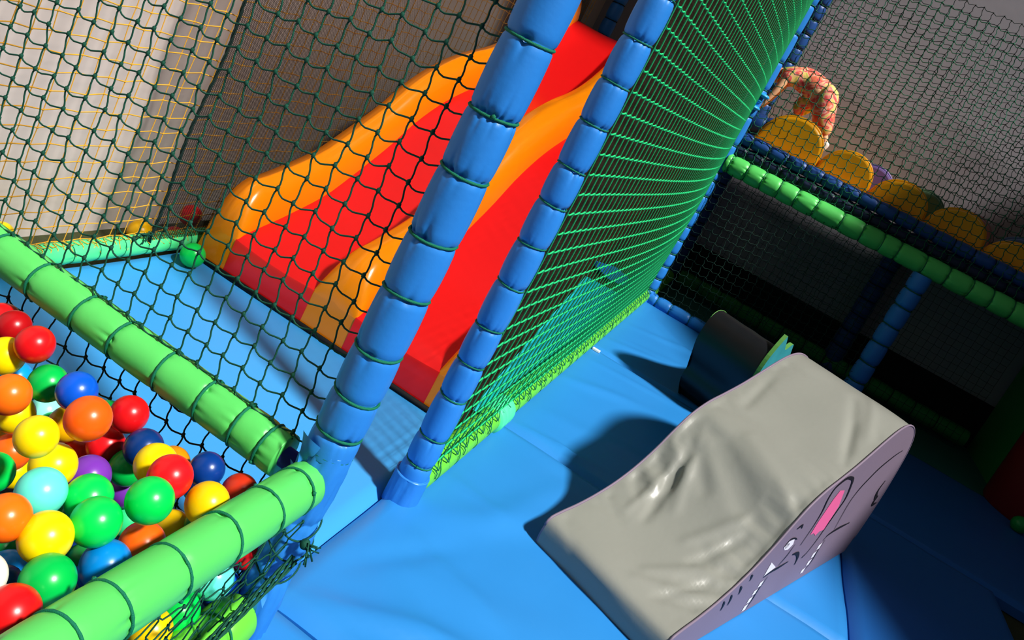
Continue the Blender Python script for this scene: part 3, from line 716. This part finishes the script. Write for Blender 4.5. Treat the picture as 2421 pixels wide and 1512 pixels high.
# ---------------------------------------------------------------- black rocker
O2 = Vector((.035, 4.83, 0))
prof2 = [(0.03, 0), (0.0, .03), (-.05, .06), (-.085, .12), (-.085, .20), (-.135, .29), (-.168, .37), (-.165, .45), (-.14, .52), (-.08, .550), (.02, .535), (.14, .47), (.26, .39), (.40, .33), (.56, .31), (.74, .33), (.92, .30), (1.08, .22), (1.14, .12), (1.14, 0)]
P2 = resample(prof2, 90); WD2 = .36
root = thing('animal_rocker', 'black padded rocker with a jagged green and teal side, behind the grey one', 'rocker', tuple(O2))
mb = MB(); rows = []
for i, (s, z) in enumerate(P2):
    rows.append([tuple(O2+A*s+W*(WD2*j/16)+Vector((0, 0, z+.004*noise.noise(Vector((s*5, j*.3, 1)))))) for j in range(17)])
mb.grid(rows, flip=True); mb.obj('cover', M['black_vinyl'], root)
def jag(P_, off, th, amp, matl):
    mb = MB(); n = len(P_); rnd = random.Random(8)
    out = []
    for i, (s, z) in enumerate(P_):
        k = 0
        if z > .22 and s > -.16: k = amp*(1-abs(((s*6.5) % 1)*2-1))
        if s < .0 and z > .40: k = max(k, .010 if th > 0 else 0)
        out.append((s, max(.001, z+k)))
    base = [(max(.0, min(1.14, s)), .001) for s, z in P_]
    def pl(o_, pts): return [tuple(O2+A*s+W*o_+Vector((0, 0, z))) for s, z in pts]
    mb.grid([pl(off+th, base), pl(off+th, out)], flip=th < 0); mb.grid([pl(off+th, out), pl(off, out)], mi=1, flip=th < 0); mb.grid([pl(off, base), pl(off, out)], flip=th > 0)
    mb.obj('side_panel', [matl, M['green_print'] if th > 0 else matl], root, smooth=False)
jag(P2, WD2, .022, .085, M['teal_print']); jag(P2, 0, -.006, 0, M['black_vinyl'])
mb = MB(); mb.tube([tuple(O2+A*s+W*(-.004)+Vector((0, 0, z+.002))) for s, z in P2[24:40]], .002, 5); mb.obj('seam_piping', M['green_print'], root)

# ---------------------------------------------------------------- balls
BC = dict(red=(244, 30, 38), deepred=(180, 18, 28), red2=(226, 26, 32), yellow=(255, 226, 6), yellow2=(248, 190, 8), yellow3=(250, 206, 10), amber=(226, 150, 20),  # some tones are darker copies of a ball colour, for half-shaded balls
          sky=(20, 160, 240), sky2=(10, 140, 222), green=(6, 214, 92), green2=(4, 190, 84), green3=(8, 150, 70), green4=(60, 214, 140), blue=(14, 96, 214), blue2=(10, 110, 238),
          navy=(14, 62, 126), shaded_blue=(12, 66, 144), orange=(255, 122, 24), orange2=(255, 104, 24), orange3=(255, 110, 26), orangered=(250, 66, 24), mint=(150, 246, 226), cyan=(110, 240, 222),  # navy tones are blue balls with their shade put into the colour
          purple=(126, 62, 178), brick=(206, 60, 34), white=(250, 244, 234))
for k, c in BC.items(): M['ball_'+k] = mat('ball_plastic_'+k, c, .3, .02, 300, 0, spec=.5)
def unit_ball():
    mb = MB(); mb.blob((0, 0, 0), 1, 20)
    me_o = mb.obj('play_ball', M['ball_red']); return me_o
proto = unit_ball(); cache = {}
def ball(x, y, z, r, col, label, group, first=[True]):
    if col not in cache:
        me = proto.data.copy() if cache else proto.data
        me.materials.clear(); me.materials.append(M['ball_'+col]); cache[col] = me
    if first[0]: o = proto; first[0] = False
    else: o = proto.copy(); C.objects.link(o)
    o.data = cache[col]; o.location = (x, y, z); o.scale = (r, r, r); o.rotation_euler = (x*50, y*40, z*30)
    tag(o, label, 'ball', group); return o
BALLS = [
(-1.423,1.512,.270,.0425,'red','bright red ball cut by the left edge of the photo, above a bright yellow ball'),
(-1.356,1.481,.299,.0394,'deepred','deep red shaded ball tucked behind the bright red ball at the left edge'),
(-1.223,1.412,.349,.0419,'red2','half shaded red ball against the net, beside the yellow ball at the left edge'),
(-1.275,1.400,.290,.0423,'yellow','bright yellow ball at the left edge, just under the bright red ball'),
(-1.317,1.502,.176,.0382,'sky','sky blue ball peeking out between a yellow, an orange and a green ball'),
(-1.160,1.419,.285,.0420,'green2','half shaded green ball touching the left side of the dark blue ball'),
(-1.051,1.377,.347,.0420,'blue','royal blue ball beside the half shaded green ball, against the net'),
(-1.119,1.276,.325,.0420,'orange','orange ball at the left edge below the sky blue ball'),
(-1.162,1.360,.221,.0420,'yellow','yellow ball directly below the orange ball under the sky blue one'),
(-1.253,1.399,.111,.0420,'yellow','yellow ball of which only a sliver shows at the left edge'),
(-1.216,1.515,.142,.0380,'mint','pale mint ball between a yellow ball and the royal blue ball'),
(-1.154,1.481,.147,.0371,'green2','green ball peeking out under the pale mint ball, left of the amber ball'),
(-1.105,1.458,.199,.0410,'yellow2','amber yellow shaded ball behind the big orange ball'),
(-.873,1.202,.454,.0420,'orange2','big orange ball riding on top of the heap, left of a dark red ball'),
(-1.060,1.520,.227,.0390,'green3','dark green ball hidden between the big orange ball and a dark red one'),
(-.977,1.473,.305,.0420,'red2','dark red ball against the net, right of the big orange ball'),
(-.894,1.447,.280,.0420,'navy','blue ball darkened by shade against the net, below the dark red ball'),
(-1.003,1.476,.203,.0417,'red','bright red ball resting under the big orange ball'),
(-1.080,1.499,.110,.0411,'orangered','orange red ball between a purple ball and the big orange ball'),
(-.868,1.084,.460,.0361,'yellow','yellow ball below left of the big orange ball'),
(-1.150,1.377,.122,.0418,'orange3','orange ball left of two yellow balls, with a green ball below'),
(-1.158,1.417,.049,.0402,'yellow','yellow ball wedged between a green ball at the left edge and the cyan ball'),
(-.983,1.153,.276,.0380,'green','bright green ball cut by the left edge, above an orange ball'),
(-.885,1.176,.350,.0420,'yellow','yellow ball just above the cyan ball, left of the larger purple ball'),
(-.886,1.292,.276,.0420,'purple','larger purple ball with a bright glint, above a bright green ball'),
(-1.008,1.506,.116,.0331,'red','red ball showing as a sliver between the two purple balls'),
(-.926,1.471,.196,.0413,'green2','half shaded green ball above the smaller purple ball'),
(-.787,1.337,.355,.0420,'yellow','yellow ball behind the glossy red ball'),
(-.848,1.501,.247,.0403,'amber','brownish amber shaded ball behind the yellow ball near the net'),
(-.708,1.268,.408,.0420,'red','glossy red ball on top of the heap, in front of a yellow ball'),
(-.761,1.495,.295,.0385,'shaded_blue','shade-darkened blue ball at the foot of the net, right of the glossy red ball'),
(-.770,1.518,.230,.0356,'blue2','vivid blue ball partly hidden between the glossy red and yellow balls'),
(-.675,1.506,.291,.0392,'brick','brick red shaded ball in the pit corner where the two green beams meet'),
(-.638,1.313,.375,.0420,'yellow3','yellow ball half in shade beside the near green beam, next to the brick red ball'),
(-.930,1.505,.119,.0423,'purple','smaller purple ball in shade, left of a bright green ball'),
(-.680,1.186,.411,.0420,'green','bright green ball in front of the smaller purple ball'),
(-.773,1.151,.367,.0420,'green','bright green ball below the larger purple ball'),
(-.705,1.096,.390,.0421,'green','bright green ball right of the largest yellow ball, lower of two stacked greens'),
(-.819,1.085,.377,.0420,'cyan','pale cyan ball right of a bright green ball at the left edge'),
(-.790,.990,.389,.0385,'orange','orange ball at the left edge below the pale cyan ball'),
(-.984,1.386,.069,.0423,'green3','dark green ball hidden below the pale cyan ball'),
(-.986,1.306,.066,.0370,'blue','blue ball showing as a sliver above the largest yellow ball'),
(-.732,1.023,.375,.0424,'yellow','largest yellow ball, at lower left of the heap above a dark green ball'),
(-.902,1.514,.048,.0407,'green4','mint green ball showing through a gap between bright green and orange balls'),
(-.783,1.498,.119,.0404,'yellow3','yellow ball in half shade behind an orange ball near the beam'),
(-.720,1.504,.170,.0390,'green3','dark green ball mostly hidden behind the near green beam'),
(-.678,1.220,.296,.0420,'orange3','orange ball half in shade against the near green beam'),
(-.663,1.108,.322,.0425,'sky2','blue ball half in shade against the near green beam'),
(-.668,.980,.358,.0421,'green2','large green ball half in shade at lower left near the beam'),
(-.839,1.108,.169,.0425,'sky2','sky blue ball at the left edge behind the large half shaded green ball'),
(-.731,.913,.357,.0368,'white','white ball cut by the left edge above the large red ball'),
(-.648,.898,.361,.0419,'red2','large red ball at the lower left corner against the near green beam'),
(-.891,1.356,.032,.0394,'shaded_blue','shade-darkened blue ball deep in the gap right of the largest yellow ball'),
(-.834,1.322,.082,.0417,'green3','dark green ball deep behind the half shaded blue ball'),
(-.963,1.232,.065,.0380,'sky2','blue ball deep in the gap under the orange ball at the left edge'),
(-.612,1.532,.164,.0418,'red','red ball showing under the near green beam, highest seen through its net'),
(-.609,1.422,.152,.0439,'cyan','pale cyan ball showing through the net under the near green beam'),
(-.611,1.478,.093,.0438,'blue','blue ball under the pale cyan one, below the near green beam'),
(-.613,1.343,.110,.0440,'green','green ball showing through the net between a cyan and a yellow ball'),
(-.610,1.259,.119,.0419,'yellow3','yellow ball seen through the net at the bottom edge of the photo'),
(-.640,1.522,.086,.0400,'green','bright green ball under the near green beam, below the red one'),
]
for b in BALLS: ball(*b, 'play balls in the ball pit')
ball(-1.872, 2.80, .046, .050, 'green', 'green ball alone on the light blue mat, at the left foot of the slide', 'stray play balls')
ball(-2.165, 2.16, .03, .047, 'yellow', 'yellow ball between the yellow net and the white wall, at the left edge', 'stray play balls')
ball(-2.16, 2.82, -.010, .050, 'yellow2', 'yellow ball between the yellow net and the white wall, near the black mesh', 'stray play balls')
ball(-2.10, 2.96, -.015, .048, 'deepred', 'dark red ball behind the black mesh, lower of two reds', 'stray play balls')
ball(-2.16, 3.10, .05, .048, 'red', 'red ball behind the black mesh, resting on the others', 'stray play balls')
ball(-2.10, 3.26, -.015, .048, 'navy', 'shade-darkened blue ball behind the black mesh, between a red and a green one', 'stray play balls')
ball(-2.16, 3.38, .04, .048, 'green2', 'green ball behind the black mesh beside the slide rail', 'stray play balls')
# deeper layers of the ball pit
mbs = MB(); cols = ['navy', 'green3', 'shaded_blue', 'deepred', 'amber', 'blue']; rnd = random.Random(21)  # only dark ball colours, standing in for shade deep in the gaps
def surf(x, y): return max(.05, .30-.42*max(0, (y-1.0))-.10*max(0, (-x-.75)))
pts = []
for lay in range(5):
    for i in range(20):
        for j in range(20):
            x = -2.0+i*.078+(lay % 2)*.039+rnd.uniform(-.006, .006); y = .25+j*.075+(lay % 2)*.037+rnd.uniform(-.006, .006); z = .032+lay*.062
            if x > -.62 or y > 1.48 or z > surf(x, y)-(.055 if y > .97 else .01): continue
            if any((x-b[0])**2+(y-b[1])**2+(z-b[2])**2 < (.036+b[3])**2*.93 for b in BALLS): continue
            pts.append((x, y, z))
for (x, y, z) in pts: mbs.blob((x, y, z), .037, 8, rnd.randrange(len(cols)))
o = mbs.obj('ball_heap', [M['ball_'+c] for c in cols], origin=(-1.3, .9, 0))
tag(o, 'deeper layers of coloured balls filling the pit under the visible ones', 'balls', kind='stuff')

# ---------------------------------------------------------------- yellow humps on the deck
def smooth_poly(pts, n=8):
    out = []; m = len(pts)
    for i in range(m-1):
        p0 = pts[max(0, i-1)]; p1 = pts[i]; p2 = pts[i+1]; p3 = pts[min(m-1, i+2)]
        for k in range(n):
            t = k/n; out.append(tuple(.5*((2*p1[a])+(-p0[a]+p2[a])*t+(2*p0[a]-5*p1[a]+4*p2[a]-p3[a])*t*t+(-p0[a]+3*p1[a]-3*p2[a]+p3[a])*t**3) for a in (0, 1)))
    out.append(pts[-1]); return out
HUMP = smooth_poly([(0, 0), (.03, .10), (.09, .175), (.18, .215), (.27, .215), (.345, .18), (.39, .12), (.408, .04), (.405, 0)])
def hump(x0, y0, z0, sx, sz, th, m, label, group):
    root = thing('hump_panel', label, 'panel', (x0, y0, z0), group)
    pts = [(x0+x*sx, z0+z*sz) for x, z in HUMP]; n = len(pts); mb = MB(); cx = x0+.2*sx; cz = z0+.09*sz
    def ringp(y, k): return [(cx+(x-cx)*k, y, z0+(z-z0)*k) for x, z in pts]
    rs = [ringp(y0, .92), ringp(y0+.004, .97), ringp(y0+.016, 1), ringp(y0+th-.016, 1), ringp(y0+th-.004, .97), ringp(y0+th, .92)]
    mb.grid(rs); mb.add(rs[0], [tuple(range(n))]); mb.add(rs[-1], [tuple(range(n-1, -1, -1))])
    mb.obj('plate', m, root, auto=40)
    mb = MB(); mb.tube([(x, y0+th*.5, z+.004) for x, z in pts], .012, 6); mb.obj('rim', m, root)
specs = [(-.42, 1.465, 1.20, 1.28, 'first yellow hump from the left, under the climbing child'), (.075, 1.465, .97, 1.03, 'second yellow hump, just right of the child'), (.488, 1.455, 1.0, .97, 'third yellow hump, in the middle of the row'), (.91, 1.445, 1.02, 1.03, 'fourth yellow hump, second from the right edge'), (1.335, 1.43, 1.02, .93, 'yellow hump cut by the right edge of the photo')]
for (x, z, sx, sz, lb) in specs: hump(x, 6.72, z, sx, sz, .085, M['hump'], lb, 'yellow humps on the deck')
for (x, m, lb) in [(.30, 'purple_d', 'muted purple hump on the far side of the deck'), (.72, 'green_d', 'muted green hump on the far side of the deck'), (1.10, 'pink_d', 'muted pink hump on the far side of the deck'), (1.50, 'blue_d', 'muted blue hump on the far side of the deck')]:
    hump(x, 7.38, 1.47, .95, 1.05, .08, M[m], lb, 'coloured humps on the far side of the deck')
# blue roll and clamps by the corner post
root = thing('foam_roll', 'blue foam roll on the deck under the child\'s hand', 'roll', (-.47, 6.80, 1.44))
sleeve((-.50, 6.84, 1.56), (-.285, 6.84, 1.575), .085, [.1], 91, .008).obj('foam_sleeve', M['blue_dark'], root)
mb = MB(); mb.box(-.47, -.33, 6.79, 6.89, 1.44, 1.50); mb.obj('base', M['blue_dark'], root, smooth=False)
root = thing('grip_handle', 'pair of bright blue plastic grip rings on the far corner post', 'handle', (-.51, 6.47, 1.68))
for (z, dx, l) in [(1.755, .012, .05), (1.712, -.006, .036), (1.655, -.016, .058)]:
    mb = MB(); mb.blob((-.505+dx, 6.46, z), (l, l*.9, .019), 8); mb.obj('grip_ring', M['plastic_blue'], root)
mb = MB(); mb.tube([(-.51, 6.47, 1.64), (-.51, 6.47, 1.77)], .018, 10); mb.obj('stem', M['plastic_blue'], root)

# ---------------------------------------------------------------- child
def skin_mesh(name, verts, edges, radii, m, parent, root_i=0, lv=2):
    me = bpy.data.meshes.new(name); me.from_pydata(verts, edges, []); me.materials.append(m)
    o = bpy.data.objects.new(name, me); C.objects.link(o)
    sk = o.modifiers.new('skin', 'SKIN'); me.skin_vertices.new() if not me.skin_vertices else None
    for i, r in enumerate(radii):
        me.skin_vertices[0].data[i].radius = (r, r) if not isinstance(r, tuple) else r
    me.skin_vertices[0].data[root_i].use_root = True
    sk.use_smooth_shade = True
    sb = o.modifiers.new('sub', 'SUBSURF'); sb.levels = lv; sb.render_levels = lv
    o.parent = parent; o.location = -Vector(parent.location); return o
ch = thing('child', 'child in a bright floral outfit and white socks, bent over the first yellow hump', 'person', (-.2, 7.0, 1.60))
V = dict(pelvis=(-.13, 7.0, 1.965), waist=(-.24, 7.0, 2.015), chest=(-.38, 7.0, 2.03), neck=(-.475, 7.0, 2.005), head0=(-.53, 7.0, 1.965), head1=(-.60, 7.0, 1.925),
         shl=(-.435, 7.10, 1.985), ell=(-.46, 7.13, 1.865), wrl=(-.50, 7.13, 1.745), shr=(-.435, 6.90, 1.985), elr=(-.455, 6.87, 1.865), wrr=(-.490, 6.86, 1.745),
         hpl=(-.125, 7.07, 1.945), knl=(-.255, 7.06, 1.85), anl=(-.240, 7.08, 1.735), tol=(-.32, 7.09, 1.715), hpr=(-.105, 6.94, 1.93), knr=(-.045, 6.93, 1.80), anr=(.055, 6.93, 1.655), tor=(.035, 6.93, 1.605))
nm = list(V); E = [('pelvis', 'waist'), ('waist', 'chest'), ('chest', 'neck'), ('neck', 'head0'), ('head0', 'head1'), ('chest', 'shl'), ('shl', 'ell'), ('ell', 'wrl'), ('chest', 'shr'), ('shr', 'elr'), ('elr', 'wrr'), ('pelvis', 'hpl'), ('hpl', 'knl'), ('knl', 'anl'), ('anl', 'tol'), ('pelvis', 'hpr'), ('hpr', 'knr'), ('knr', 'anr'), ('anr', 'tor')]
RD = dict(pelvis=.075, waist=.075, chest=.08, neck=.036, head0=.07, head1=.072, shl=.042, ell=.028, wrl=.021, shr=.042, elr=.028, wrr=.021, hpl=.056, knl=.038, anl=.026, tol=.022, hpr=.056, knr=.038, anr=.026, tor=.022)
vs_ = [V[k] for k in nm]; es = [(nm.index(a), nm.index(b)) for a, b in E]; rd = [RD[k] for k in nm]
for sd_, wr in ((1, 'wrl'), (-1, 'wrr')):        # hands: palm, four fingers and a thumb
    w0 = Vector(V[wr]); pi = len(vs_); pm = w0+Vector((-.012, 0, -.034)); vs_.append(tuple(pm)); rd.append((.018, .010)); es.append((nm.index(wr), pi))
    for k in range(4):
        off = (k-1.5)*.011; a = pm+Vector((-.012, off, -.018)); b = a+Vector((-.016, off*.2, -.010-.002*(1-abs(k-1.3)))); c = b+Vector((-.010, 0, -.002))
        i0 = len(vs_); vs_ += [tuple(a), tuple(b), tuple(c)]; rd += [.0058, .0052, .0042]; es += [(pi, i0), (i0, i0+1), (i0+1, i0+2)]
    a = pm+Vector((-.004, sd_*-.016, -.002)); b = a+Vector((-.014, sd_*-.010, -.012)); i0 = len(vs_); vs_ += [tuple(a), tuple(b)]; rd += [.006, .005]; es += [(pi, i0), (i0, i0+1)]
skin_mesh('body', vs_, es, rd, M['skin'], ch)
ok = ['pelvis', 'waist', 'chest', 'shl', 'shr', 'hpl', 'knl', 'hpr', 'knr']
cv = [V[k] for k in ok]+[(-.475, 7.0, 2.008), (-.30, 6.99, 1.93)]; ce = [(0, 1), (1, 2), (2, 3), (2, 4), (0, 5), (5, 6), (0, 7), (7, 8), (2, 9), (1, 10)]
cr_ = [.122, .118, .108, .056, .056, .100, .085, .105, .088, .05, .10]
def pt(a, b, q): return tuple(Vector(V[a]).lerp(Vector(V[b]), q))
for (p_, a, b, q, r) in [(6, 'knl', 'anl', .75, .052), (8, 'knr', 'anr', .72, .056), (3, 'shl', 'ell', .45, .040), (4, 'shr', 'elr', .45, .040)]:
    cv.append(pt(a, b, q)); ce.append((p_, len(cv)-1)); cr_.append(r)
of = skin_mesh('floral_outfit', cv, ce, cr_, M['floral'], ch)
dm = bpy.data.textures.new('cloth_folds', 'CLOUDS'); dm.noise_scale = .05
ds = of.modifiers.new('folds', 'DISPLACE'); ds.texture = dm; ds.strength = .016
for a, t in (('anl', 'tol'), ('anr', 'tor')):
    p = Vector(V[a]); q = Vector(V[t]); up = p+Vector((0, 0, .03))
    skin_mesh('sock', [tuple(up), tuple(p), tuple(p.lerp(q, .55)+Vector((0, 0, -.004))), tuple(q)], [(0, 1), (1, 2), (2, 3)], [.033, .034, .032, .026], M['sock'], ch)
mb = MB()
rnd = random.Random(2); c = Vector((-.565, 7.0, 1.955))
for i in range(1): mb.blob(c+Vector((.006, 0, .012)), (.088, .085, .080), 10)
for k in range(60):
    a = rnd.uniform(0, 2*PI); b = rnd.uniform(-.3, 1.2); d = Vector((math.cos(a)*math.cos(b), math.sin(a)*math.cos(b), math.sin(b)))
    p = c+Vector((.006, 0, .012))+d*.082; mb.tube([p, p+d*.008+Vector((-.015, 0, -.015)), p+Vector((-.03, rnd.uniform(-.01, .01), -.045))], [.008, .006, .002], 4)
mb.obj('hair', M['hair'], ch)
for s_ in (-1, 1):
    mb = MB(); mb.blob((-.555, 7.0+s_*.086, 1.945), (.017, .010, .022), 5); mb.obj('ear', M['skin'], ch)
    mb = MB(); mb.blob((-.655, 7.0+s_*.028, 1.915), (.006, .008, .008), 5); mb.obj('eye', M['ink'], ch)
mb = MB(); mb.blob((-.672, 7.0, 1.895), (.012, .010, .012), 5); mb.obj('nose', M['skin'], ch)
mb = MB(); mb.blob((-.652, 7.0, 1.868), (.006, .020, .005), 5); mb.obj('mouth', M['pink'], ch)

# ---------------------------------------------------------------- far right
root = thing('foam_roller', 'big dark red foam roller standing in the shade at the right edge', 'roller', (2.42, 6.55, -.07))
def cyl(cx, cy, r, z0, z1, m, name, parent, n=40):
    mb = MB(); rows = []
    for (z, k) in [(z0, .97), (z0+.02, 1), (z1-.03, 1), (z1-.008, .97), (z1, .9)]:
        rows.append([(cx+r*k*math.cos(2*PI*i/n), cy+r*k*math.sin(2*PI*i/n), z) for i in range(n+1)])
    mb.grid(rows); mb.add(rows[-1][:-1], [tuple(range(n))]); return mb.obj(name, m, parent, auto=50)
cyl(2.47, 6.55, .32, -.0, .62, M['red_dark'], 'foam_body', root)
cyl(2.47, 6.55, .27, .62, .64, M['red_dark'], 'end_cap', root)
root = thing('foam_block', 'dark green padded wall block at the right end of the shaded passage', 'pad', (2.7, 7.3, -.07))
mb = MB(); mb.box(2.3, 3.3, 7.0, 7.9, -.07, 1.25); mb.obj('foam_body', M['green_dark'], root, smooth=False)
mb = MB(); mb.box(2.29, 3.31, 6.99, 7.91, 1.25, 1.28); mb.obj('lid', M['green_dark'], root, smooth=False)
mb = MB(); mb.blob((2.28, 6.12, .05), .055, 12); tag(mb.obj('play_ball', M['ball_green3'], origin=(2.28, 6.12, .05)), 'green ball in the shade at the right edge beside the red roller', 'ball')
